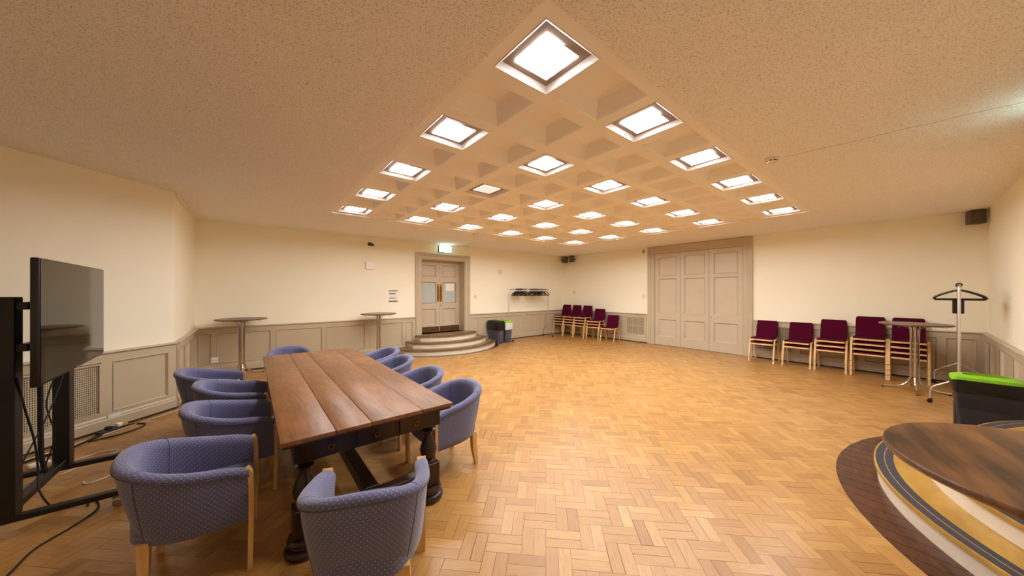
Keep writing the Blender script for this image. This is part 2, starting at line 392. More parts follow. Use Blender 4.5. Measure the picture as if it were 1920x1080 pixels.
for i in range(6):
    for j in range(5):
        loc = (CX0 + 2 * i * CP, CY0 + 2 * j * CP, ZP)
        if (i, j) == (1, 2):
            o = light_fixture(False); o.location = loc; tag(o, 'dim square ceiling light in the coffered panel, much duller than all the others', 'light', 'square ceiling lights')
        elif proto is None:
            proto = light_fixture(True); proto.location = loc; tag(proto, 'glowing square white ceiling light set in the coffered panel', 'light', 'square ceiling lights')
        else: dup(proto, loc, 0)
# hairline joint running across the rough ceiling from the smoke detector to the near wall
pts = [(4.27 + .04 * (t / 12) * 3 + (rnd.random() - .5) * .03, .80 - t / 12 * 1.6, ZC) for t in range(13)]
MB().add(flatbar(spline(pts, 3), .003, .0015, Vector((1, 0, 0)))).obj('joint_line', M['joint'], ceil, smooth=0)

# ---- walls as runs: local x along the wall (room on the left), local y into the room
class Run:
    def __init__(s, name, p0, p1):
        s.p0 = Vector(p0); d = Vector(p1) - s.p0; s.len = d.length; s.ang = math.atan2(d.y, d.x); s.name = name; s.o = None
    def wall(s, holes=(), ext0=0, ext1=0):
        b = MB(); x = -ext0
        for (h0, h1, z0, z1) in sorted(holes):
            b.add(box(x, h0, -TH, 0, -.12, ZC + .3))
            if z0 > 0: b.add(box(h0, h1, -TH, 0, -.12, z0))
            b.add(box(h0, h1, -TH, 0, z1, ZC + .3)); x = h1
        b.add(box(x, s.len + ext1, -TH, 0, -.12, ZC + .3))
        s.o = struct(b.obj(s.name, M['wall'], smooth=0)); s.place(s.o); return s.o
    def place(s, o): o.location = (s.p0.x, s.p0.y, 0); o.rotation_euler = (0, 0, s.ang)
    def part(s, name, vf, mat, parent=None, smooth=30):
        b = MB()
        for q in (vf if isinstance(vf, list) else [vf]): b.add(q)
        return b.obj(name, mat, parent or s.o, smooth)
    def xy(s, x, y, z=0): c, n = math.cos(s.ang), math.sin(s.ang); return (s.p0.x + x * c - y * n, s.p0.y + x * n + y * c, z)
PZ0, PZ1, FR, RC = .205, .80, .032, .012
def panel_geo(x0, x1, z0, z1, front=FR, back=RC, bev=.022):
    """sunk panel with a sloping moulding round it"""
    v = []
    for (i, y) in ((0, front + .004), (.006, front + .006), (bev, back), (bev + .03, back)):
        v += [(x0 + i, y, z0 + i), (x1 - i, y, z0 + i), (x1 - i, y, z1 - i), (x0 + i, y, z1 - i)]
    f = []
    for q in range(3): f += [(q * 4 + k, q * 4 + (k + 1) % 4, q * 4 + 4 + (k + 1) % 4, q * 4 + 4 + k) for k in range(4)]
    f.append((12, 13, 14, 15)); return v, f
def grille(run, x0, x1, z0, z1, px, pz, name='vent_grille', divs=0, bar=.0035):
    fr = run.part('grille_frame', [box(x0 - .015, x1 + .015, .005, FR + .008, z0 - .015, z0), box(x0 - .015, x1 + .015, .005, FR + .008, z1, z1 + .015),
        box(x0 - .015, x0, .005, FR + .008, z0, z1), box(x1, x1 + .015, .005, FR + .008, z0, z1)], M['dado'], smooth=0)
    run.part('grille_back', box(x0, x1, .001, .004, z0, z1), M['plinth'], fr, 0)  # dark sheet painted in for the shade of an open recess
    b = []
    x = x0 + px / 2
    while x < x1: b.append(box(x - bar, x + bar, .018, .023, z0, z1)); x += px
    z = z0 + pz / 2
    while z < z1: b.append(box(x0, x1, .019, .024, z - bar, z + bar)); z += pz
    for k in range(1, divs): xx = x0 + (x1 - x0) * k / divs; b.append(box(xx - .012, xx + .012, .016, .030, z0, z1))
    if divs: zz = (z0 + z1) / 2; b.append(box(x0, x1, .016, .030, zz - .012, zz + .012))
    o = run.part('grille_mesh', b, M['dado'], fr, 0); o['kind'] = 'stuff'
def dado(run, x0, x1, panels, grilles=()):
    """skirting, rails, stiles, sunk panels and cap between x0 and x1"""
    run.part('plinth', box(x0, x1, 0, .030, 0, .028), M['plinth'], smooth=0)
    prof = [(0, .028), (.046, .028), (.046, .125), (.040, .135), (.040, .150), (.030, .172), (.030, .185), (0, .185)]
    v = [(x, y, z) for x in (x0, x1) for y, z in prof]; n = len(prof)
    run.part('skirting_board', (v, [tuple(range(n)), tuple(range(n, 2 * n))] + [(i, (i + 1) % n, n + (i + 1) % n, n + i) for i in range(n)]), M['dado'], smooth=0)
    prof = [(0, .885), (.034, .885), (.040, .893), (.055, .900), (.060, .908), (.058, .918), (.048, .924), (0, .924)]
    v = [(x, y, z) for x in (x0, x1) for y, z in prof]; n = len(prof)
    run.part('dado_cap', (v, [tuple(range(n)), tuple(range(n, 2 * n))] + [(i, (i + 1) % n, n + (i + 1) % n, n + i) for i in range(n)]), M['dado'], smooth=0)
    run.part('rail', box(x0, x1, 0, FR, PZ1, .886), M['dado'], smooth=0); run.part('rail', box(x0, x1, 0, FR, .185, PZ0), M['dado'], smooth=0)
    edges = sorted(list(panels) + [gq for gq in grilles]); x = x0
    for a, b in edges:
        if a > x + .004: run.part('stile', box(x, a, 0, FR, PZ0, PZ1), M['dado'], smooth=0)
        x = b
    if x1 > x + .004: run.part('stile', box(x, x1, 0, FR, PZ0, PZ1), M['dado'], smooth=0)
    for a, b in panels: run.part('panel', panel_geo(a, b, PZ0, PZ1), M['dado'], smooth=0)

# wall_left: the long wall with the double doors (local x = 9.70 - X)
WL = Run('wall_left', (X1, Y1), (XL, Y1)); lx = lambda X: X1 - X
DX0, DX1, DZ0, DZ1 = 3.727, 5.122, .42, 2.548
WL.wall([(lx(DX1), lx(DX0), DZ0, DZ1)], TH, TH)
pl = [(8.552, 9.432), (7.593, 8.44), (6.640, 7.505), (5.649, 6.566), (5.401, 5.599)]
dado(WL, .0, lx(5.31), [(lx(b), lx(a)) for a, b in pl])
pl = [(3.271, 3.465), (2.35, 3.183), (1.378, 2.236), (.437, 1.301), (-.509, .345), (-.774, -.586)]
dado(WL, lx(3.556), WL.len, [(lx(b), lx(a)) for a, b in pl])
# wall_right: the wall with the wide folding doors (local x = Y + .85)
WR = Run('wall_right', (X1, Y0), (X1, Y1)); ry = lambda Y: Y - Y0
FY0, FY1, FZ1 = 2.645, 4.944, 2.783
WR.wall([(ry(FY0), ry(FY1), 0, FZ1)], 0, TH)
gq = (ry(1.665), ry(2.38))
dado(WR, 0, ry(2.445), [(ry(-.74), ry(-.42)), (ry(-.33), ry(.56)), (ry(.65), ry(1.55))], [gq])
grille(WR, gq[0] + .02, gq[1] - .02, PZ0 + .03, PZ1 - .02, .030, .030)
gq = (ry(5.23), ry(5.92))
dado(WR, ry(5.194), WR.len, [(ry(6.02), ry(6.26)), (ry(6.36), ry(7.2)), (ry(7.3), ry(8.0)), (ry(8.1), ry(8.52))], [gq])
grille(WR, gq[0] + .05, gq[1] - .05, PZ0 + .06, PZ1 - .03, .022, .012, divs=3, bar=.003)
# wall_return, wall_alcove, wall_side, wall_near
WJ = Run('wall_return', (XL, Y1), (XL, YJ)); WJ.wall((), 0, 0)
dado(WJ, 0, WJ.len, [(.12, .95), (1.06, 1.62), (1.72, 2.08)])
WA = Run('wall_alcove', (XL, YJ), (XS, YS)); WA.wall((), 0, .2)
q2 = math.sqrt(2); gq = (.535 * q2, .97 * q2)
dado(WA, 0, WA.len, [(.065 * q2, .466 * q2), (1.05 * q2, 1.45 * q2)], [gq])
grille(WA, gq[0] + .02, gq[1] - .02, PZ0 + .015, PZ1 - .025, .0165, .0235, bar=.0042)
WA.part('vent_plate', [box(.60, .71, .040, .048, .140 + .014 * k, .149 + .014 * k) for k in range(3)], M['white_plastic'], smooth=0)
WS = Run('wall_side', (XS, YS), (XS, Y0)); WS.wall((), 0, TH)
dado(WS, 0, WS.len, [(.15 + i * 1.07, 1.12 + i * 1.07) for i in range(5)])
WN = Run('wall_near', (XS, Y0), (X1, Y0)); WN.wall([(6.28, 7.72, .45, 2.58)], TH, TH); nx_ = lambda X: X - XS
dado(WN, 0, 6.11, [(.12 + i * 1.0, 1.02 + i * 1.0) for i in range(6)][:5] + [(5.3, 5.95)])
dado(WN, 7.89, WN.len, [(8.0, 8.85), (8.95, 9.8), (9.9, 10.75), (10.85, 11.65), (11.75, 12.2)])
# conduit along the top of the return wall
c = WJ.part('trim_1', tube([(.02, .015, ZC - .016), (2.12, .015, ZC - .016)], .013, 8), M['wall']); c.parent = None; WJ.place(c); struct(c)

# ---- doors
def casing(run, x0, x1, z0, z1, w_, top_to=None, name='architrave', parent=None):
    """moulded architrave round an opening x0..x1 up to z1; width w_"""
    zt = top_to if top_to else z1 + w_
    prof = [(0, 0), (0, .055), (.03, .058), (.05, .045), (w_ * .45, .040), (w_ * .50, .030), (w_ * .9, .028), (w_, .020), (w_, 0)]   # distance from outer edge, proud
    sides = [(x0 - w_, 1), (x1 + w_, -1)]; b = []
    n = len(prof); v = []
    loop = []
    kz = (zt - z1) / w_
    for (a, y) in prof:
        v += [(x0 - w_ + a, y, z0), (x0 - w_ + a, y, zt - a * kz), (x1 + w_ - a, y, zt - a * kz), (x1 + w_ - a, y, z0)]
    f = [(i * 4 + k, i * 4 + k + 1, i * 4 + 5 + k, i * 4 + 4 + k) for i in range(n - 1) for k in range(3)]
    return run.part(name, (v, f), M['dado'], parent, smooth=0)
def leaf_geo(x0, x1, z0, z1, y0, y1, holes):
    """framed leaf: stiles and rails left between the openings"""
    b = []; hx0 = holes[0][0]; hx1 = holes[0][1]
    b.append(box(x0, hx0, y0, y1, z0, z1)); b.append(box(hx1, x1, y0, y1, z0, z1)); z = z0
    for h in sorted(holes, key=lambda h: h[2]): b.append(box(hx0, hx1, y0, y1, z, h[2])); z = h[3]
    b.append(box(hx0, hx1, y0, y1, z, z1)); return b
def double_door(run, x0, x1, z0, z1, name, notice):
    d = struct(empty(name)); run.place(d)
    casing(run, x0, x1, z0, z1, .172, parent=d)
    run.part('lining', [box(x0, x0 + .012, -.34, .01, z0, z1), box(x1 - .012, x1, -.34, .01, z0, z1), box(x0, x1, -.34, .01, z1 - .012, z1)], M['dado'], d, 0)
    run.part('threshold', box(x0, x1, -.35, .02, z0 - .03, z0), M['tread'], d, 0)
    run.part('door_frame', [box(x0 + .004, x0 + .014, -.35, -.275, z0, z1), box(x1 - .014, x1 - .004, -.35, -.275, z0, z1), box(x0, x1, -.35, -.275, z1 - .055, z1)], M['door'], d, 0)
    mid = (x0 + x1) / 2
    for k, (a, b) in enumerate(((x0 + .016, mid - .003), (mid + .003, x1 - .016))):
        pa, pb = a + .115, b - .115
        if k == 0: pb = b - .10
        else: pa = a + .10
        hs = [(pa, pb, z0 + .20, z0 + .70), (pa, pb, z0 + .855, z0 + 1.49), (pa, pb, z0 + 1.64, z0 + 2.0)]
        lf = run.part('leaf', leaf_geo(a, b, z0 + .006, z1 - .058, -.335, -.29, hs), M['door'], d, 0)
        for h in (hs[0], hs[2]): run.part('panel', panel_geo(*h, front=-.290, back=-.318, bev=.035), M['door'], lf, 0)
        h = hs[1]; run.part('pane', box(h[0], h[1], -.318, -.310, h[2], h[3]), M['frost'], lf, 0)
        run.part('glazing_bead', [box(h[0], h[0] + .015, -.31, -.288, h[2], h[3]), box(h[1] - .015, h[1], -.31, -.288, h[2], h[3]), box(h[0], h[1], -.31, -.288, h[2], h[2] + .015), box(h[0], h[1], -.31, -.288, h[3] - .015, h[3])], M['tread'], lf, 0)
        run.part('kick_plate', box(a + .01, b - .01, -.29, -.286, z0 + .012, z0 + .165), M['kick'], lf, 0)
        e = b - .075 if k == 0 else a + .015
        run.part('push_plate', bbox(e, e + .06, -.29, -.282, z0 + .90, z0 + 1.42, .002, 1), M['brass'], lf, 0)
        run.part('pull_handle', tube(fillet([(e + .03, -.285, z0 + .98), (e + .03, -.235, z0 + .98), (e + .03, -.235, z0 + 1.34), (e + .03, -.285, z0 + 1.34)], .03), .011), M['brass'], lf)
        if notice and k == 0: run.part('notice', box((h[0] + h[1]) / 2 - .16, (h[0] + h[1]) / 2 + .12, -.3095, -.3085, h[3] - .27, h[3] - .04), M['paper'], lf, 0)
    run.part('keyhole', tube([(mid - .05, -.285, z0 + .79), (mid - .05, -.275, z0 + .79)], .016, 12), M['black'], d)
    run.part('passage', box(x0 - .02, x1 + .02, -.75, -.36, z0, z1), M['dado'], d, 0)
    return d
double_door(WL, lx(DX1), lx(DX0), DZ0, DZ1, 'door_1', True)
double_door(WN, 6.28, 7.72, .45, 2.58, 'door_3', False)
# wide three-leaf folding door
d2 = struct(empty('door_2')); WR.place(d2)
casing(WR, ry(FY0), ry(FY1), 0, FZ1, .205, top_to=ZC - .008, parent=d2)
WR.part('lining', [box(ry(FY0) - .005, ry(FY0) + .004, -.2, .01, 0, FZ1), box(ry(FY1) - .004, ry(FY1) + .005, -.2, .01, 0, FZ1)], M['dado'], d2, 0)
ed = [FY0 + .006, 3.424, 4.183, FY1 - .006]
for k in range(3):
    a, b = ry(ed[k]) + .004, ry(ed[k + 1]) - .004; pa, pb = a + .10, b - .10
    hs = [(pa, pb, .255, .795), (pa, pb, .985, 2.02), (pa, pb, 2.09, 2.67)]
    lf = WR.part('leaf', leaf_geo(a, b, .008, FZ1 - .006, -.05, -.004, hs), M['door'], d2, 0)
    for h in hs: WR.part('panel', panel_geo(*h, front=-.004, back=-.030, bev=.034), M['door'], lf, 0)
    if k == 0:
        WR.part('door_knob', tube([(b - .05, -.004, .93), (b - .05, .02, .93), (b - .05, .035, .93)], .012, 10, rs=[.008, .008, .016]), M['brass'], lf)
        for z in (.22, 1.4, 2.5): WR.part('hinge', tube([(a - .002, .002, z - .05), (a - .002, .002, z + .05)], .008, 8), M['dado'], lf)
WR.part('head_shadow_gap', box(ry(FY0), ry(FY1), -.2, -.06, 0, FZ1), M['plinth'], d2, 0)
# curved steps: three risers, timber treads, dark nosing strips with two inlay lines
def arc(cx, cy, r, half, n=40, sgn=-1):
    a = math.asin(min(1, half / r)); return [(cx + r * math.sin(-a + 2 * a * i / n), cy + sgn * r * math.cos(-a + 2 * a * i / n)) for i in range(n + 1)]
def strip(cx, cy, r0, r1, half, z0, z1, sgn, n=40):
    a1 = math.asin(min(1, half / r1)); P = []
    for r in (r1, r0):
        a = math.asin(min(.999, half / r)); row = [(cx + r * math.sin(-a + 2 * a * i / n), cy + sgn * r * math.cos(-a + 2 * a * i / n)) for i in range(n + 1)]
        P.append(row)
    return prism(P[0] + P[1][::-1], z0, z1)
def steps(name, label, cx, cy, wall_y, sgn, radii, halves, border, rise=.14, tm='tread'):
    t = thing(name, label, 'steps')
    for k, (r, hf) in enumerate(zip(radii, halves)):
        z0, z1 = k * rise + (.0 if k else .001), (k + 1) * rise; body = arc(cx, cy, r - .025, hf - .02, 40, sgn)
        pl = body + [(cx + hf - .02, wall_y + .05 * sgn * 1), (cx - hf + .02, wall_y + .05 * sgn * 1)]
        rs = MB().add(prism(pl, z0, z1 - .03)).obj('riser', M['riser'], t)
        nose = arc(cx, cy, r, hf, 40, sgn); pl = nose + [(cx + hf, wall_y + .05 * sgn), (cx - hf, wall_y + .05 * sgn)]
        tr = MB().add(prism(pl, z1 - .03, z1 - .002)).obj('tread', M[tm], t)
        MB().add(strip(cx, cy, r - .115, r - .012, hf - .015, z1 - .002, z1, sgn)).obj('nosing_strip', M['nosing'], tr)
        for q in (.062,): MB().add(strip(cx, cy, r - q - .004, r - q, hf - .015, z1 - .001, z1 + .0012, sgn)).obj('inlay_line', M['inlay'], tr)
    if border:
        r0, r1, hf, nb = radii[0] - .02, radii[0] + border, halves[0] + .10, 26
        def pt(r, q): a = math.asin(min(.999, hf / r)) * q; return (cx + r * math.sin(a), cy + sgn * r * math.cos(a))
        fb = MB().add(strip(cx, cy, r0, r1, hf, .0002, .0016, sgn)).obj('floor_border', M['joint'], t)
        for k in range(nb):
            q0, q1 = -1 + 2 * k / nb + .002, -1 + 2 * (k + 1) / nb - .002
            for u0, u1 in ((0, .42), (.43, 1)) if k % 2 else ((0, .63), (.64, 1)):
                ra, rb = r0 + (r1 - r0) * u0, r0 + (r1 - r0) * u1; qs = [q0 + (q1 - q0) * w_ / 3 for w_ in range(4)]
                MB().add(prism([pt(rb, q) for q in qs] + [pt(ra, q) for q in qs[::-1]], .001, .0032)).obj('border_block', M['border'], fb, 0)
    return t
steps('curved_steps', 'three curved steps with cream risers below the double doors with frosted panes', 4.43, 9.17, Y1, -1, (1.85, 1.57, 1.29), (1.42, 1.16, .90), .10, .14, 'tread_far')
steps('curved_steps', 'curved steps with dark nosing strips and dark floor border beside the walnut pedestal table', 4.45, -1.90, Y0, 1, (2.10, 1.835, 1.60), (1.55, 1.33, 1.02), .235, .15)

# ------------------------------------------------------------------ big oak table
TX0, TX1, TY0, TY1, TZ = .13, 1.225, 2.235, 5.41, .76
tb = thing('oak_table', 'long worn brown oak table with plank top and turned baluster legs', 'table', ((TX0 + TX1) / 2, (TY0 + TY1) / 2, 0))
cx, cy = (TX0 + TX1) / 2, (TY0 + TY1) / 2; hw, hl = (TX1 - TX0) / 2, (TY1 - TY0) / 2
pe = [-hw, -.262, -.052, .302, hw]
for i in range(4): MB().add(bbox(pe[i] + .0015, pe[i + 1] - .0015, -hl, hl, TZ - .028, TZ - (.0012 if i % 2 else 0), .003, 2)).obj('plank', M['oak_top'], tb)
b = MB()
for q in ((-hw + .012, hw - .012, -hl + .012, -hl + .05), (-hw + .012, hw - .012, hl - .05, hl - .012), (-hw + .012, -hw + .05, -hl + .05, hl - .05), (hw - .05, hw - .012, -hl + .05, hl - .05)): b.add(bbox(*q, TZ - .048, TZ - .028, .006, 2))
b.obj('edge_moulding', M['oak_dark'], tb)
ix, iy = hw - .075, hl - .075
b = MB()
for q in ((-ix, ix, -iy, -iy + .03), (-ix, ix, iy - .03, iy), (-ix, -ix + .03, -iy + .03, iy - .03), (ix - .03, ix, -iy + .03, iy - .03)): b.add(box(*q, TZ - .175, TZ - .048))
b.obj('apron', M['oak_dark'], tb, smooth=0)
for sgn in (-1, 1):
    for k in (-1, 0, 1):
        y = sgn * iy; dr = MB().add(bbox(k * .28 - .125, k * .28 + .125, min(y, y + sgn * .012), max(y, y + sgn * .012), TZ - .165, TZ - .062, .004, 1)).obj('drawer', M['oak_dark'], tb)
        MB().add(tube([(k * .28 + .016 * math.cos(a * PI / 6), y + sgn * .018, TZ - .115 + .016 * math.sin(a * PI / 6)) for a in range(12)], .003, 6, True)).obj('ring_pull', M['brass'], dr)
leg = [(.052, .585), (.058, .575), (.045, .560), (.036, .548), (.052, .540), (.038, .528), (.030, .505), (.034, .480), (.048, .450), (.060, .415), (.066, .385), (.060, .350), (.046, .325), (.034, .312), (.052, .302), (.054, .292), (.04, .285)]
base = [(.062, .118), (.088, .110), (.098, .095), (.096, .078), (.080, .068), (.084, .060), (.104, .050), (.112, .032), (.108, .012), (.098, 0)]
for sx in (-1, 1):
    for sy in (-1, 1):
        x, y = sx * (hw - .135), sy * (hl - .15)
        l = MB().add(bbox(x - .062, x + .062, y - .062, y + .062, .585, TZ - .048, .004, 1)).obj('leg', M['oak_dark'], tb)
        MB().add(lathe(leg, 28), Tm(x, y)).obj('baluster', M['oak_dark'], l)
        MB().add(bbox(x - .066, x + .066, y - .066, y + .066, .118, .290, .006, 1)).obj('foot_block', M['oak_dark'], l)
        MB().add(lathe(base, 28), Tm(x, y)).obj('bun_foot', M['oak_dark'], l)
for sy in (-1, 1):
    y = sy * (hl - .15); MB().add(bbox(-hw + .19, hw - .19, y - .04, y + .04, .14, .22, .006, 1)).obj('stretcher', M['oak_dark'], tb)
MB().add(bbox(-.05, .05, -hl + .19, hl - .19, .145, .225, .006, 1)).obj('stretcher', M['oak_dark'], tb)

# ------------------------------------------------------------------ blue tub armchairs (front faces local +y)
def tub_chair():
    t = empty('tub_armchair')
    W_, Dp = .298, .285; n = 48
    # plan path: left arm front -> round the back -> right arm front (superellipse back)
    def plan(s, grow=0.0):
        a = PI * s; ex = 2.7
        cxx, sxx = math.cos(a), math.sin(a)
        x = -math.copysign(abs(cxx) ** (2 / ex), cxx) * (W_ + grow)
        y = -(abs(sxx) ** (2 / ex)) * (.36 + grow)
        return x, y + .075
    path = [(-W_ + .012, Dp)] + [(-W_ + .012 * (1 - k / 4), Dp - (Dp - .075) * k / 4) for k in range(1, 4)]
    arcp = [plan(i / n) for i in range(n + 1)]
    path = [(x, y) for x, y in path] + arcp + [(-x, y) for x, y in path[::-1]]
    # resample by arc length
    L = [0]
    for i in range(1, len(path)): L.append(L[-1] + math.dist(path[i], path[i - 1]))
    N = 64; pts = []
    j = 0
    for k in range(N + 1):
        d = L[-1] * k / N
        while j < len(L) - 2 and L[j + 1] < d: j += 1
        q = (d - L[j]) / max(1e-9, L[j + 1] - L[j]); pts.append((path[j][0] + (path[j + 1][0] - path[j][0]) * q, path[j][1] + (path[j + 1][1] - path[j][1]) * q))
    v = []; f = []; uvs = []; rimtop = []; seam = []
    th = .062; TL = L[-1]
    prof_n = 0
    for k in range(N + 1):
        a, b = pts[max(k - 1, 0)], pts[min(k + 1, N)]; tx, ty = b[0] - a[0], b[1] - a[1]; l_ = math.hypot(tx, ty); nx2, ny2 = ty / l_, -tx / l_   # outward?
        if nx2 * pts[k][0] + ny2 * (pts[k][1] - .05) < 0: nx2, ny2 = -nx2, -ny2
        s = k / N; back = math.sin(PI * s) ** 2.2; zt = .612 + .118 * back
        if s < .10: zt -= .03 * (1 - s / .10) ** 2
        if s > .90: zt -= .03 * (1 - (1 - s) / .10) ** 2
        zb = .27; lean = .018 + .072 * back
        prof = [(-lean - .012, zb), (-lean, zb + .012)]
        for q in range(1, 6): u = q / 5; prof.append((-lean * (1 - u) ** 1.3, zb + .012 + (zt - .045 - zb - .012) * u))
        prof += [(.008, zt - .032), (.010, zt - .018), (.002, zt - .004), (-.016, zt + .002), (-.036, zt), (-.054, zt - .010), (-.064, zt - .028), (-.066, zt - .05), (-.060, zt - .12), (-.060, .36)]
        prof_n = len(prof); vv = 0
        for i, (o, z) in enumerate(prof):
            if i: vv += math.dist(prof[i], prof[i - 1])
            v.append((pts[k][0] + nx2 * o, pts[k][1] + ny2 * o, z)); uvs.append((TL * k / N, vv))
        seam.append(Vector((pts[k][0] + nx2 * .009, pts[k][1] + ny2 * .009, zt - .034)))
        rimtop.append((pts[k], (nx2, ny2), zt))
    P_ = prof_n
    for k in range(N):
        f += [(k * P_ + i, (k + 1) * P_ + i, (k + 1) * P_ + i + 1, k * P_ + i + 1) for i in range(P_ - 1)]
    f.append(tuple(range(P_))); f.append(tuple(N * P_ + i for i in range(P_))[::-1])
    me = bpy.data.meshes.new('tub_shell'); me.from_pydata(v, [], f); me.materials.append(M['fabric'])
    ul = me.uv_layers.new(name='UVMap')
    for lp in me.loops: ul.data[lp.index].uv = uvs[lp.vertex_index]
    bm = bmesh.new(); bm.from_mesh(me); bmesh.ops.recalc_face_normals(bm, faces=bm.faces); bm.to_mesh(me); bm.free()
    me.shade_smooth(); me.set_sharp_from_angle(angle=R(50))
    sh = link('tub_shell', me, t)
    MB().add(tube(seam, .0028, 6)).obj('piping', M['fabric_dark'], sh)
    for s in (.30, .70):   # vertical seams of the back panel, outside and inside
        k = int(N * s); i0 = k * P_
        MB().add(tube([Vector(v[i0 + i]) for i in range(1, 8)], .0022, 5)).obj('seam', M['fabric_dark'], sh)
        MB().add(tube([Vector(v[i0 + i]) for i in range(9, P_)], .0022, 5)).obj('seam', M['fabric_dark'], sh)
    # seat: box cushion with bowed front inside the shell
    inner = [(p[0] - nn[0] * .055, p[1] - nn[1] * .055) for p, nn, z in rimtop]
    inner = [(x, min(y, .27)) for x, y in inner]
    poly_ = inner + [(.16, .292), (0, .300), (-.16, .292)]
    vs, fs = prism(poly_, .29, .405); n_ = len(poly_)
    top = [(x * .96, y * .96 + .008, .425) for x, y in poly_]; vs += top; fs[1] = tuple(range(2 * n_, 3 * n_)); fs += [(n_ + i, n_ + (i + 1) % n_, 2 * n_ + (i + 1) % n_, 2 * n_ + i) for i in range(n_)]
    mb = MB(); mb.add((vs, fs)); o = mb.obj('seat', M['fabric'], t, 40); ul = o.data.uv_layers.new(name='UVMap')
    for lp in o.data.loops: c = o.data.vertices[lp.vertex_index].co; ul.data[lp.index].uv = (c.x, c.y + c.z)
    # front legs: beech strips that also close the arm fronts
    for sx in (-1, 1):
        pth = [(sx * .262, Dp + .012, 0), (sx * .262, Dp + .016, .30), (sx * .262, Dp + .012, .545), (sx * .262, Dp + .000, .582)]
        MB().add(flatbar([(sx * .258, Dp + .004, 0), (sx * .262, Dp + .010, .28), (sx * .262, Dp + .010, .50), (sx * .262, Dp + .004, .560), (sx * .262, Dp - .012, .588)], .052, .024)).obj('leg', M['beech'], t)
    for sx in (-1, 1):
        top = Vector((sx * .188, -.150, .30)); bot = Vector((sx * .205, -.172, 0)); vs = []
        for p, hx in ((top, .024), (top * .5 + bot * .5 + Vector((0, .012, 0)), .021), (bot, .015)): vs += [(p.x - hx, p.y - hx, p.z), (p.x + hx, p.y - hx, p.z), (p.x + hx, p.y + hx, p.z), (p.x - hx, p.y + hx, p.z)]
        fs = [(i * 4 + k, i * 4 + (k + 1) % 4, i * 4 + 4 + (k + 1) % 4, i * 4 + 4 + k) for i in range(2) for k in range(4)] + [(3, 2, 1, 0), (8, 9, 10, 11)]
        MB().add((vs, fs)).obj('leg', M['beech'], t, 20)
    return t
M['fabric_dark'] = plain('blue_piping', srgb(78, 80, 112), .85)
tc0 = tub_chair(); tag(tc0, '', 'armchair', 'blue tub armchairs around the oak table')
seats = [  # x, y, facing angle, label
 (-.275, 2.72, -3, 'blue tub armchair on the screen side of the table, farthest from the socket wall'),
 (-.130, 3.56, 0, 'blue tub armchair on the screen side, two places from the pedestal table'),
 (-.145, 4.40, -3, 'blue tub armchair on the screen side, next to the one by the pedestal table'),
 (-.37, 5.24, -4, 'blue tub armchair on the screen side, pulled back, nearest the corner pedestal table'),
 (1.475, 2.775, 184, 'blue tub armchair on the open-floor side, farthest from the double-door steps'),
 (1.47, 3.55, 182, 'blue tub armchair on the open-floor side, three places from the double-door steps'),
 (1.47, 4.44, 182, 'blue tub armchair on the open-floor side, two places from the double-door steps'),
 (1.55, 5.20, 186, 'blue tub armchair on the open-floor side, nearest the double-door steps'),
 (.50, 6.17, -84, 'blue tub armchair at the table end facing away from the paneled wall'),
 (.475, 1.765, 66, 'blue tub armchair turned at an angle with its back outwards at the free table end')]
for i, (x, y, a, lb) in enumerate(seats):
    if i == 0: tc0.location = (x, y, 0); tc0.rotation_euler = (0, 0, R(a - 90)); tc0['label'] = lb
    else: dup(tc0, (x, y, 0), R(a - 90), lb)

# ------------------------------------------------------------------ burgundy stacking chairs (front faces local +y)
def stack_chair():
    t = empty('stacking_chair'); sw = .205
    def shell(o0, o1, name, mat, parent, inset=0, zcut=None):
        # profile of seat and back in the y/z plane
        pr = [(.225, .418), (.222, .436), (.19, .446), (.05, .438), (-.10, .432), (-.165, .440), (-.195, .470), (-.215, .53), (-.245, .64), (-.275, .74), (-.291, .815), (-.295, .832)]
        return pr
    pr = shell(0, 0, '', None, None)
    def sheet(name, pts, half, t0, t1, mat, parent, taper=0):
        P = [Vector((0, y, z)) for y, z in pts]; m = len(P); v = []; f = []
        for i in range(m):
            T = (P[min(i + 1, m - 1)] - P[max(i - 1, 0)]).normalized(); nn = Vector((0, -T.z, T.y)) * -1
            if nn.z < 0 and abs(T.y) > .5: nn = -nn
            if abs(T.z) > .5 and nn.y < 0: nn = -nn
            hx = half - (taper if i == m - 1 else taper * .3 if i == m - 2 else 0)
            for o, hh in ((t0, hx), (t1, hx - .006)):
                v += [(-hh, *(P[i] + nn * o).yz), (hh, *(P[i] + nn * o).yz)]
        for i in range(m - 1):
            a, b_ = i * 4, i * 4 + 4
            f += [(a, a + 1, b_ + 1, b_), (a + 2, b_ + 2, b_ + 3, a + 3), (a, b_, b_ + 2, a + 2), (a + 1, a + 3, b_ + 3, b_ + 1)]
        f += [(0, 2, 3, 1), (m * 4 - 4, m * 4 - 3, m * 4 - 1, m * 4 - 2)]
        return MB().add((v, f)).obj(name, mat, parent, 40)
    sheet('plywood_shell', [(.238, .405), (.222, .428)] + pr[2:5] + [(-.165, .440), (-.195, .470)], sw, -.010, 0, M['beech'], t)
    sheet('seat', pr[1:6], sw, .0005, .020, M['burgundy'], t)
    sheet('backrest', [(-.185, .455)] + pr[6:], .20, -.004, .016, M['burgundy'], t, .022)
    for sx in (-1, 1):
        x = sx * .226
        pth = fillet([(x, .265, 0), (x, .150, .425), (x, -.130, .425), (x, -.262, 0)], .06, 5)
        k = len(pth) // 2
        MB().add(flatbar(pth[:k + 1], .030, .024)).obj('leg', M['beech'], t)
        MB().add(flatbar(pth[k:], .030, .024)).obj('leg', M['beech'], t)
    MB().add(box(-.215, .215, .06, .09, .395, .42)).obj('cross_rail', M['beech'], t, 0)
    MB().add(box(-.215, .215, -.12, -.09, .395, .42)).obj('cross_rail', M['beech'], t, 0)
    return t
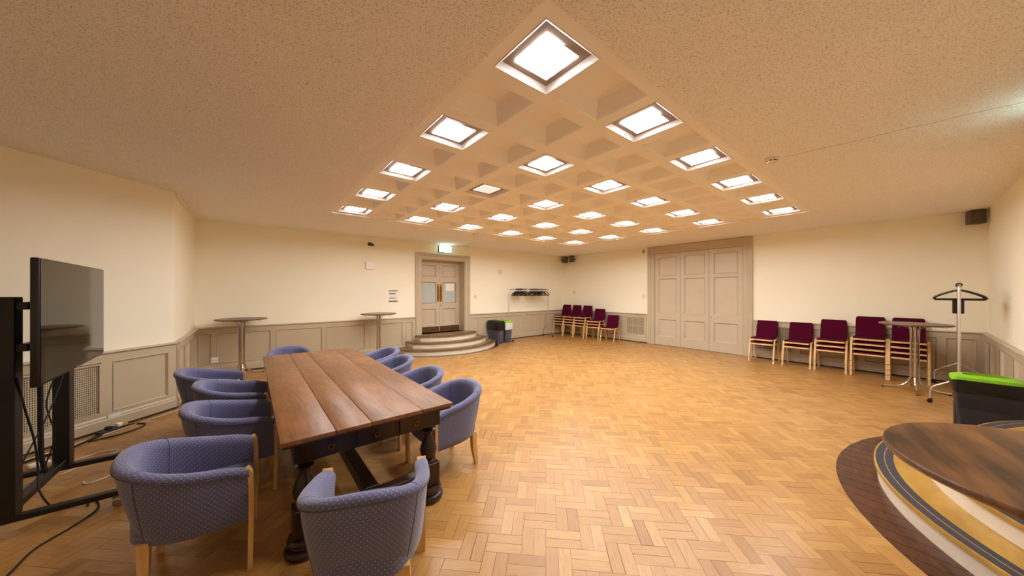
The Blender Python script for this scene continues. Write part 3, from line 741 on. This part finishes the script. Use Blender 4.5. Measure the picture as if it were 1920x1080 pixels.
sc0 = stack_chair(); tag(sc0, '', 'chair', 'burgundy stacking chairs'); first = [True]
POS = {1: ['only'], 2: ['bottom', 'top'], 3: ['bottom', 'middle', 'top'], 4: ['bottom', 'second from bottom', 'third from bottom', 'top']}
def stack(x, y, face, n, where):
    for k in range(n):
        lb = ('single burgundy chair with beech legs standing ' + where) if n == 1 else '%s burgundy chair of the %s-high stack %s' % (POS[n][k], ['', '', 'two', 'three', 'four'][n], where)
        dx, dy = 0, 0
        loc = (x, y, k * .096); rz = R(face - 90)
        if first[0]: sc0.location = loc; sc0.rotation_euler = (0, 0, rz); sc0['label'] = lb; first[0] = False
        else: dup(sc0, loc, rz, lb)
for x, y, a, n, wh in ((9.33, 2.13, 180, 2, 'right beside the wide folding doors'), (9.33, 1.52, 180, 2, 'next along from the stack beside the folding doors'), (9.33, 1.00, 180, 3, 'against the paneled wall'),
    (9.33, .48, 180, 4, 'just clear of the round pedestal table'), (9.33, 0.0, 180, 4, 'half hidden behind the round pedestal table'),
    (9.16, 8.26, 180, 4, 'nearest the coat rail'), (9.16, 7.77, 180, 4, 'second out from the room corner'), (9.16, 7.28, 180, 4, 'next to the stack of three'),
    (9.18, 6.74, 186, 3, 'beside the single burgundy chair'), (9.20, 6.20, 192, 1, 'beside the square vent grille')):
    stack(x, y, a, n, wh)

# ------------------------------------------------------------------ round pedestal bar tables
def bar_table(x, y, rz, r, top_mat, label, H=1.10):
    t = thing('pedestal_table', label, 'table', (x, y, 0), rz, 'round pedestal tables')
    MB().add(lathe([(0.001, H - .024), (r - .008, H - .024), (r, H - .016), (r, H - .006), (r - .004, H), (.001, H)], 64, False)).obj('table_top', top_mat, t)
    MB().add(lathe([(.03, H - .045), (.11, H - .045), (.11, H - .025), (.03, H - .025)], 20)).obj('top_plate', M['black'], t)
    for k in range(4):
        a = k * PI / 2; c, s = math.cos(a), math.sin(a)
        pts = [(.15, H - .034), (.09, H - .045), (.042, H - .10), (.040, .30), (.048, .20), (.085, .115), (.16, .055), (.25, .032), (.36, .026)]
        l = MB().add(tube(spline([(c * q, s * q, z) for q, z in pts], 5), .0155, 10)).obj('leg', M['chrome'], t)
        MB().add(lathe([(.012, 0), (.014, .004), (.014, .012)], 10), Tm(c * .345, s * .345)).obj('foot', M['rubber'], l)
    for a in (.6, 2.2, 3.8, 5.3):
        c, s = math.cos(a), math.sin(a)
        MB().add(tube([(c * q, s * q, z) for q, z in ((.05, H - .10), (.14, H - .05), (.22, H - .028))], .004, 6)).obj('brace', M['steel'], t)
    for a in (.3, 1.4, 2.5, 3.6, 4.7, 5.7):
        c, s = math.cos(a), math.sin(a); q0 = r - .11
        MB().add(tube(spline([(c * q0, s * q0, H - .024), (c * (q0 - .008), s * (q0 - .008), H - .048), (c * (q0 + .018), s * (q0 + .018), H - .062), (c * (q0 + .045), s * (q0 + .045), H - .045)], 4), .003, 6)).obj('bag_hook', M['steel'], t)
    return t
bar_table(-.13, 8.16, R(12), .40, M['brown_lam'], 'round brown-topped chrome pedestal table by the paneled corner near the wall socket')
bar_table(2.40, 8.04, R(40), .40, M['brown_lam'], 'round brown-topped chrome pedestal table below the paper notice beside the double doors')
bar_table(8.43, -.065, R(4), .395, M['brown_lam'], 'round chrome pedestal table in front of the last four-high chair stack')
bar_table(1.81, -.385, R(14), .445, M['walnut'], 'round pedestal table with a glossy walnut-grained top beside the curved steps')

# ------------------------------------------------------------------ television on wheeled stand
TVX = -1.06; TVC = 4.19
tv = thing('television', 'large black flat-screen television mounted on the wheeled stand', 'television', (TVX, TVC - .015, 1.02), R(3.0))
MB().add(bbox(-.040, -.004, -.742, .742, 0, .815, .008, 2)).obj('bezel', M['black_plastic'], tv)
MB().add(box(-.004, -.001, -.732, .732, .018, .805)).obj('screen', M['screen'], tv, 0)
MB().add(bbox(-.062, -.040, -.50, .50, .10, .66, .010, 2)).obj('rear_housing', M['black_plastic'], tv)
MB().add(box(-.012, .001, -.06, .06, .002, .014)).obj('badge', M['steel'], tv, 0)
ts = thing('screen_stand', 'black wheeled floor stand with two posts holding the television', 'stand', (-1.252, TVC, 0))
for sy in (-1, 1):
    y = sy * .415
    MB().add(bbox(-.045, .045, y - .05, y + .05, .12, 1.585, .004, 1)).obj('post', M['black'], ts)
    l = MB().add(bbox(-.52, .50, y - .03, y + .03, .085, .125, .006, 1)).obj('base_leg', M['black'], ts)
    for sx in (-1, 1):
        x = sx * .47
        cs = MB().add(lathe([(.018, .062), (.022, .066), (.022, .085)], 12), Tm(x, y)).obj('caster', M['steel'], ts)
        for o in (-.014, .014): MB().add(lathe([(.02, -.009), (.032, -.007), (.032, .007), (.02, .009)], 16), Matrix.Translation((x + .012, y + o, .032)) @ Matrix.Rotation(PI / 2, 4, 'X')).obj('wheel', M['steel'], cs)
        MB().add(bbox(x - .022, x + .03, y - .026, y + .026, .045, .068, .008, 2)).obj('hood', M['chrome'], cs)
    MB().add(bbox(.095, .110, y * .7 - .02, y * .7 + .02, 1.10, 1.72, .003, 1)).obj('bracket_arm', M['black'], ts)
MB().add(bbox(.045, .095, -.46, .46, 1.50, 1.55, .004, 1)).obj('cross_bar', M['black'], ts)
MB().add(bbox(.045, .095, -.46, .46, 1.22, 1.27, .004, 1)).obj('cross_bar', M['black'], ts)
MB().add(bbox(-.10, -.045, -.60, .46, 1.49, 1.54, .004, 1)).obj('cross_bar', M['black'], ts)
MB().add(bbox(-.03, .03, -.40, .40, .135, .185, .004, 1)).obj('cross_bar', M['black'], ts)
# cables
def cable(label, pts, r, mat, name='cable', n=8):
    o = MB().add(tube(spline(pts, n), r, 6)).obj(name, mat); return tag(o, label, 'cable', 'cables around the screen stand')
cable('black cable hanging from the television down to the base of the stand', [(-1.20, 3.72, 1.05), (-1.21, 3.86, .80), (-1.20, 3.95, .55), (-1.23, 4.10, .30), (-1.20, 4.02, .16), (-1.12, 4.0, .01), (-1.0, 4.05, .007), (-.95, 3.9, .007)], .006, M['rubber'])
cable('thick black cable bundle drooping between the two stand posts', [(-1.20, 4.02, 1.06), (-1.22, 4.10, .85), (-1.24, 4.17, .60), (-1.25, 4.22, .35), (-1.24, 4.25, .21)], .015, M['rubber'])
cable('thin black cable crossing behind the stand towards its rear post', [(-1.20, 4.40, 1.06), (-1.25, 4.30, .75), (-1.24, 4.40, .45), (-1.30, 4.45, .20), (-1.36, 4.5, .01), (-1.5, 4.6, .007)], .005, M['rubber'])
cable('black cable slung diagonally under the television', [(-1.20, 4.55, 1.10), (-1.24, 4.35, .70), (-1.26, 3.98, .40), (-1.33, 3.9, .15), (-1.36, 3.85, .01), (-1.3, 3.7, .007)], .005, M['rubber'])
cable('long black cable trailing from the stand towards the room behind', [(-.93, 3.98, .007), (-.88, 3.80, .007), (-.95, 3.62, .007), (-1.05, 3.45, .007), (-1.08, 3.2, .007), (-1.2, 3.0, .007), (-1.5, 2.8, .007)], .006, M['rubber'])
cable('white cable running along the foot of the paneled alcove wall', [(-.70, 6.40, .006), (-.80, 6.25, .006), (-1.05, 5.98, .006), (-1.22, 5.80, .006), (-1.55, 5.45, .006), (-1.80, 5.20, .006), (-2.0, 4.9, .006)], .0055, M['cable_w'])
cable('white cable looped on the floor beside the rear stand post', [(-1.52, 4.95, .006), (-1.35, 5.0, .006), (-1.18, 5.12, .006), (-1.05, 5.10, .006), (-1.08, 4.95, .006), (-1.20, 4.85, .006), (-1.30, 4.70, .006)], .0055, M['cable_w'])
cable('white cable curling across the dark floor in front of the stand base', [(-1.10, 4.42, .006), (-1.07, 4.36, .006), (-1.0, 4.38, .006), (-.90, 4.50, .006), (-.82, 4.66, .006), (-.80, 4.80, .006)], .0055, M['cable_w'])
cable('black cable coiled loosely on the floor by the power strip', [(-1.35, 5.55, .008), (-1.15, 5.62, .008), (-1.0, 5.78, .008), (-1.02, 5.92, .008), (-1.15, 5.95, .008), (-1.28, 5.82, .008)], .007, M['rubber'])
cable('thick black cable heaped along the floor below the vent grille', [(-1.75, 5.05, .012), (-1.6, 5.28, .02), (-1.45, 5.36, .012), (-1.38, 5.5, .02), (-1.32, 5.66, .012), (-1.28, 5.76, .02)], .012, M['rubber'])
cable('black cable snaking between the rear stand post and the armchairs', [(-1.25, 4.85, .008), (-1.05, 4.92, .008), (-.92, 5.05, .008), (-.8, 5.04, .008), (-.72, 5.15, .008)], .008, M['rubber'])
ps = thing('power_strip', 'black power strip with plugs and a yellow tag lying by the skirting', 'power strip', (-1.24, 5.83, 0), R(45))
MB().add(bbox(-.13, .13, -.03, .03, 0, .035, .006, 1)).obj('strip_body', M['black_plastic'], ps)
MB().add(bbox(.03, .08, -.022, .022, .035, .075, .005, 1)).obj('plug', M['white_plastic'], ps); MB().add(bbox(-.06, -.01, -.022, .022, .035, .07, .005, 1)).obj('plug', M['black_plastic'], ps)
MB().add(box(.085, .125, -.02, .02, .035, .06)).obj('tag', M['yellow'], ps, 0)
pa = tag(MB().add(bbox(-.06, .06, -.035, .035, 0, .03, .006, 1)).obj('power_adapter', M['white_plastic']), 'small white power adapter lying among the cables behind the rear stand post', 'adapter'); pa.location = (-1.52, 5.08, .012); pa.rotation_euler = (0, 0, .6)
pa = tag(MB().add(bbox(-.03, .03, -.02, .02, 0, .035, .006, 1)).obj('plug', M['white_plastic']), 'small white loose plug on the floor in front of the rear stand post', 'plug'); pa.location = (-1.02, 4.86, .0); pa.rotation_euler = (0, 0, .3)

# ------------------------------------------------------------------ coat rails with hangers
def coat_rail(x0, x1, y, z, label, rz=0):
    t = thing('coat_rail', label, 'coat rail', ((x0 + x1) / 2, y, 0), rz); h = (x1 - x0) / 2
    MB().add(tube(fillet([(-h, 0, .36), (-h, 0, z), (h, 0, z), (h, 0, .36)], .07, 6), .0165, 10)).obj('rail_frame', M['rail'], t)
    for sx in (-1, 1):
        for sy in (-1, 1):
            l = MB().add(tube(fillet([(sx * h, 0, .40), (sx * h, sy * .245, .235), (sx * h, sy * .245, .065)], .06, 5), .0115, 8)).obj('leg', M['rail'], t)
            MB().add(lathe([(.012, -.011), (.028, -.009), (.028, .009), (.012, .011)], 16), Matrix.Translation((sx * h, sy * .245 + .006, .028)) @ Matrix.Rotation(PI / 2, 4, 'Y')).obj('caster', M['rubber'], l)
            MB().add(bbox(sx * h - .016, sx * h + .016, sy * .245 - .018, sy * .245 + .018, .035, .07, .006, 1)).obj('caster_fork', M['black_plastic'], l)
    return t
coat_rail(6.58, 8.42, 8.28, 1.70, 'chrome coat rail full of black hangers beside the bins')
coat_rail(7.68, 9.40, -.492, 1.715, 'chrome coat rail seen end-on beside the bin with the lime lid', R(-3.0))
def hanger():
    t = empty('coat_hanger')     # hangs across local y, rail through origin along x
    MB().add(tube([(.0, .024 * math.sin(a * PI / 8), .024 * math.cos(a * PI / 8)) for a in range(16)], .007, 6, True)).obj('collar', M['black_plastic'], t)
    MB().add(tube([(0, 0, -.024), (0, 0, -.075)], .003, 6)).obj('stem', M['steel'], t)
    sh = [(0, 0, -.072), (0, .05, -.085), (0, .14, -.125), (0, .205, -.165), (0, .222, -.19), (0, .205, -.205), (0, 0, -.205), (0, -.205, -.205), (0, -.222, -.19), (0, -.205, -.165), (0, -.14, -.125), (0, -.05, -.085)]
    MB().add(tube(sh, .014, 7, True)).obj('hanger_body', M['black_plastic'], t)
    return t
hg = hanger(); tag(hg, 'black plastic hanger on the coat rail beside the bins', 'hanger', 'black hangers on the coat rail beside the bins'); hg.location = (6.90, 8.28, 1.70)
xs_ = [6.935 + .034 * k for k in range(8)] + [7.25, 7.33] + [7.55 + .05 * k for k in range(9)] + [8.03, 8.10, 8.14, 8.27]
for x in xs_: dup(hg, (x, 8.28, 1.70), R(rnd.uniform(-7, 7)))
for k in range(9):
    x = 7.76 + .045 * k; o = dup(hg, (x, -.492 - (x - 8.54) * .0524, 1.715), R(rnd.uniform(-12, 12)), 'black plastic hanger on the end-on coat rail beside the bin'); o['group'] = 'black hangers on the end-on coat rail'
tag(MB().add(bbox(-.012, .012, -.05, .05, -.42, -.205, .006, 1)).obj('hanging_tag', M['black_plastic']), 'black strap dangling below the hangers on the end-on coat rail', 'strap').location = (7.785, -.445, 1.73)

# ------------------------------------------------------------------ recycling bins
def rrect(hx, hy, r, n=4):
    out = []
    for cx_, cy_, a0 in ((hx - r, hy - r, 0), (-hx + r, hy - r, 90), (-hx + r, -hy + r, 180), (hx - r, -hy + r, 270)):
        out += [(cx_ + r * math.cos(R(a0 + 90 * k / n)), cy_ + r * math.sin(R(a0 + 90 * k / n))) for k in range(n + 1)]
    return out
def loft(rings):
    v = []; f = []; n = len(rings[0])
    for r_ in rings: v += r_
    for i in range(len(rings) - 1): f += [(i * n + k, i * n + (k + 1) % n, (i + 1) * n + (k + 1) % n, (i + 1) * n + k) for k in range(n)]
    f += [tuple(range(n))[::-1], tuple(range((len(rings) - 1) * n, len(rings) * n))]; return v, f
def rr(hx, hy, r, z): return [(x, y, z) for x, y in rrect(hx, hy, r)]
def bin_(x, y, rz, kind, label, hx=.14, hy=.275, h=.63):
    t = thing('recycling_bin', label, 'bin', (x, y, 0), rz, 'slim recycling bins')
    MB().add(loft([rr(hx * .82, hy * .86, .03, 0), rr(hx * .84, hy * .88, .035, .02), rr(hx * .93, hy * .95, .035, h * .62), rr(hx * .98, hy * .98, .035, h * .64), rr(hx, hy, .035, h - .02), rr(hx - .006, hy - .006, .035, h - .02), rr(hx * .88, hy * .88, .03, .10)])).obj('bin_body', M['shaded_grey_bin' if kind == 'greenblack' else 'grey_bin'], t)
    for s in (-1, 1): MB().add(bbox(-hx * .45, hx * .45, s * hy - .018, s * hy + .018, .02, h * .60, .012, 2), Matrix.Translation((0, -s * .022, 0))).obj('handle_rib', M['shaded_grey_bin' if kind == 'greenblack' else 'grey_bin'], t)
    if kind == 'black':
        MB().add(loft([rr(hx + .006, hy + .006, .04, h * .66), rr(hx + .014, hy + .014, .04, h * .8), rr(hx + .010, hy + .010, .04, h + .01), rr(hx - .01, hy - .01, .04, h + .012)])).obj('bin_liner', M['bag_black'], t)
        # domed hood lid with open slot
        MB().add(loft([rr(hx + .012, hy + .014, .04, h), rr(hx + .012, hy + .014, .04, h + .03), rr(hx - .01, hy - .02, .05, h + .075), rr(hx - .05, hy - .08, .05, h + .085)])).obj('lid', M['black_plastic'], t)
        MB().add(bbox(-hx * .6, hx * .6, -hy * .5, hy * .4, h + .075, h + .094, .012, 2)).obj('lid_flap', M['black_plastic'], t)
    else:
        bag = M['bag_white'] if kind == 'green' else M['bag_black']
        z0 = h * .66 if kind == 'green' else h * .80
        MB().add(loft([rr(hx + .006, hy + .006, .04, z0), rr(hx + .016, hy + .016, .04, h * .86), rr(hx + .018, hy + .02, .05, h + .012), rr(hx - .01, hy - .01, .04, h + .014)])).obj('bin_liner', bag, t)
        # green ring lid with a bow along its long side and an oval opening
        n = len(rrect(1, 1, .1)); outer = rrect(hx + .016, hy + .022, .05); inn = rrect(hx * .62, hy * .72, .06)
        bow = lambda y_: .030 * (1 - (y_ / (hy + .022)) ** 2)
        v = [(x_, y_, h + .006 + bow(y_)) for x_, y_ in outer] + [(x_ * .985, y_ * .985, h + .036 + bow(y_)) for x_, y_ in outer] + [(x_, y_, h + .046 + bow(y_)) for x_, y_ in inn] + [(x_, y_, h + .010 + bow(y_)) for x_, y_ in inn]
        f = [(q * n + k, q * n + (k + 1) % n, ((q + 1) % 4) * n + (k + 1) % n, ((q + 1) % 4) * n + k) for q in range(4) for k in range(n)]
        MB().add((v, f)).obj('lid', M['green'], t)
    return t
bin_(6.06, 8.27, R(4), 'black', 'grey recycling bin with a black hood and liner beside the curved steps')
bin_(6.40, 8.30, R(2), 'green', 'grey recycling bin with a lime lid and pale liner beside the coat rail')
bin_(6.235, -.545, R(1), 'greenblack', 'shade-darkened recycling bin with a lime lid and glossy black liner by the near curved steps', .145, .225, .635)

# ------------------------------------------------------------------ things on walls and ceiling
def on_wall(run, name, label, cat, x, z, group=None):
    o = thing(name, label, cat, run.xy(x, 0, z), run.ang, group); return o
# exit signs
def exit_sign(run, x, z, label):
    t = on_wall(run, 'exit_sign', label, 'sign', x, z, 'exit signs over the doors')
    MB().add(bbox(-.20, .20, 0, .035, -.095, .095, .004, 1)).obj('sign_housing', M['black_plastic'], t)
    MB().add(bbox(-.185, .185, .035, .062, -.08, .088, .006, 1)).obj('sign_diffuser', M['exit'], t)
    return t
exit_sign(WL, lx(4.445), 2.86, 'small glowing exit sign above the double doors with frosted panes')
exit_sign(WN, 7.0, 2.86, 'glowing exit sign above the doorway of the near curved steps')
# paper notice
t = on_wall(WL, 'wall_notice', 'white paper notice with dark top and bottom bars on the cream wall', 'notice', lx(2.94), 1.505)
MB().add(box(-.115, .115, 0, .004, -.148, .148)).obj('sheet', M['paper'], t, 0)
MB().add(box(-.115, .115, .004, .016, .128, .150)).obj('hanging_bar', M['ink'], t, 0); MB().add(box(-.115, .115, .004, .016, -.150, -.126)).obj('hanging_bar', M['ink'], t, 0)
for z in (.062, -.055): MB().add(box(-.06, .10, .004, .005, z - .010, z + .010)).obj('printed_line', M['ink'], t, 0)
# thermostat / sensor boxes, switches, sockets
def plate(run, name, label, cat, x, z, hx, hz, d=.012, mat='white_plastic', rock=1):
    t = on_wall(run, name, label, cat, x, z)
    MB().add(bbox(-hx, hx, 0, d, -hz, hz, .003, 1)).obj('face_plate', M[mat], t)
    for k in range(rock):
        o = (k - (rock - 1) / 2) * hx * .9
        MB().add(bbox(o - hx * .22, o + hx * .22, d, d + .006, -hz * .35, hz * .35, .002, 1)).obj('rocker', M[mat], t)
    return t
plate(WL, 'sensor_box', 'square white alarm box on the cream wall below the small black camera', 'alarm box', lx(2.35), 2.283, .095, .095, .05)
plate(WL, 'light_switch', 'small cream switch on the wall right beside the double-door casing', 'switch', lx(5.53), 1.452, .05, .06, .014, 'cream_plastic')
plate(WL, 'wall_socket', 'cream blank plate high on the wall between the double doors and the coat rail', 'wall plate', lx(6.50), 2.283, .075, .075, .02, 'cream_plastic', 2)
plate(WR, 'light_switch', 'cream switch near the room corner above the stacked chairs', 'switch', ry(8.12), 1.60, .06, .06, .018, 'cream_plastic')
plate(WR, 'light_switch', 'cream switch beside the wide folding-door casing', 'switch', ry(5.30), 1.46, .045, .06, .014, 'cream_plastic')
t = on_wall(WL, 'wall_socket', 'white double power socket low on the paneling by the corner pedestal table', 'socket', lx(-.545), .28); t.location.y = Y1 - FR
MB().add(bbox(-.052, .052, 0, .010, -.052, .052, .003, 1)).obj('face_plate', M['white_plastic'], t)
for s in (-1, 1):
    MB().add(box(s * .024 - .012, s * .024 + .012, .010, .0108, -.012, -.004)).obj('pin_slots', M['black'], t, 0); MB().add(bbox(s * .03 - .007, s * .03 + .007, .010, .014, .014, .032, .001, 1)).obj('rocker', M['white_plastic'], t)
# cameras / speakers
t = on_wall(WL, 'security_camera', 'small dark dome camera on the cream wall above the white alarm box', 'camera', lx(2.35), 2.83)
MB().add(lathe([(.05, 0), (.05, .015), (.03, .02)], 18), Matrix.Rotation(-PI / 2, 4, 'X')).obj('mount', M['speaker'], t)
MB().add(tube([(0, .015, 0), (0, .06, 0), (-.02, .10, -.02), (-.03, .15, -.035)], .03, 12, rs=[.014, .014, .036, .036])).obj('camera_body', M['black_plastic'], t)
def wall_speaker(run, x, z, label, yaw):
    t = on_wall(run, 'wall_speaker', label, 'speaker', x, z, 'grey wall speakers'); t.rotation_euler.z += R(yaw)
    MB().add(bbox(-.085, .085, .10, .25, -.115, .115, .014, 2)).obj('speaker_case', M['speaker'], t)
    MB().add(bbox(-.072, .072, .25, .258, -.10, .10, .006, 1)).obj('grille_cloth', M['speaker'], t)
    MB().add(tube([(0, .0, 0), (0, .11, 0)], .018, 8)).obj('bracket', M['black'], t)
wall_speaker(WL, lx(9.50), 2.86, 'grey box speaker on the double-door wall beside the room corner', 10)
wall_speaker(WR, ry(8.06), 2.87, 'grey box speaker on the folding-door wall near the room corner', -20)
wall_speaker(WR, ry(-.66), 2.88, 'grey box speaker high in the corner above the end-on coat rail', 20)
t = on_wall(WR, 'wall_bracket', 'small metal bracket at the top of the wide folding-door casing', 'bracket', ry(5.29), 2.90)
MB().add(bbox(-.03, .03, 0, .01, -.05, .05, .002, 1)).obj('plate', M['steel'], t); MB().add(tube([(0, .01, .02), (0, .09, .02), (0, .09, -.03)], .008, 8)).obj('arm', M['steel'], t)
MB().add(tube([(.02 * math.cos(a * PI / 6), .09, -.05 + .02 * math.sin(a * PI / 6)) for a in range(12)], .005, 6, True)).obj('ring', M['steel'], t)
def detector(x, y, label):
    t = thing('smoke_detector', label, 'smoke detector', (x, y, ZC), 0, 'ceiling smoke detectors')
    MB().add(lathe([(.001, 0), (.058, 0), (.058, -.014), (.050, -.020), (.046, -.022), (.046, -.034), (.036, -.046), (.001, -.050)], 28, False)).obj('detector_body', M['cream_plastic'], t)
    for k in range(8): a = k * PI / 4; MB().add(box(-.010, .010, .042, .0485, -.033, -.025), Matrix.Rotation(a, 4, 'Z')).obj('vent_slot', M['black'], t, 0)
detector(4.206, .896, 'round cream smoke detector on the rough ceiling beside the hairline joint')
detector(4.18, 6.55, 'round cream smoke detector on the ceiling in front of the double doors')
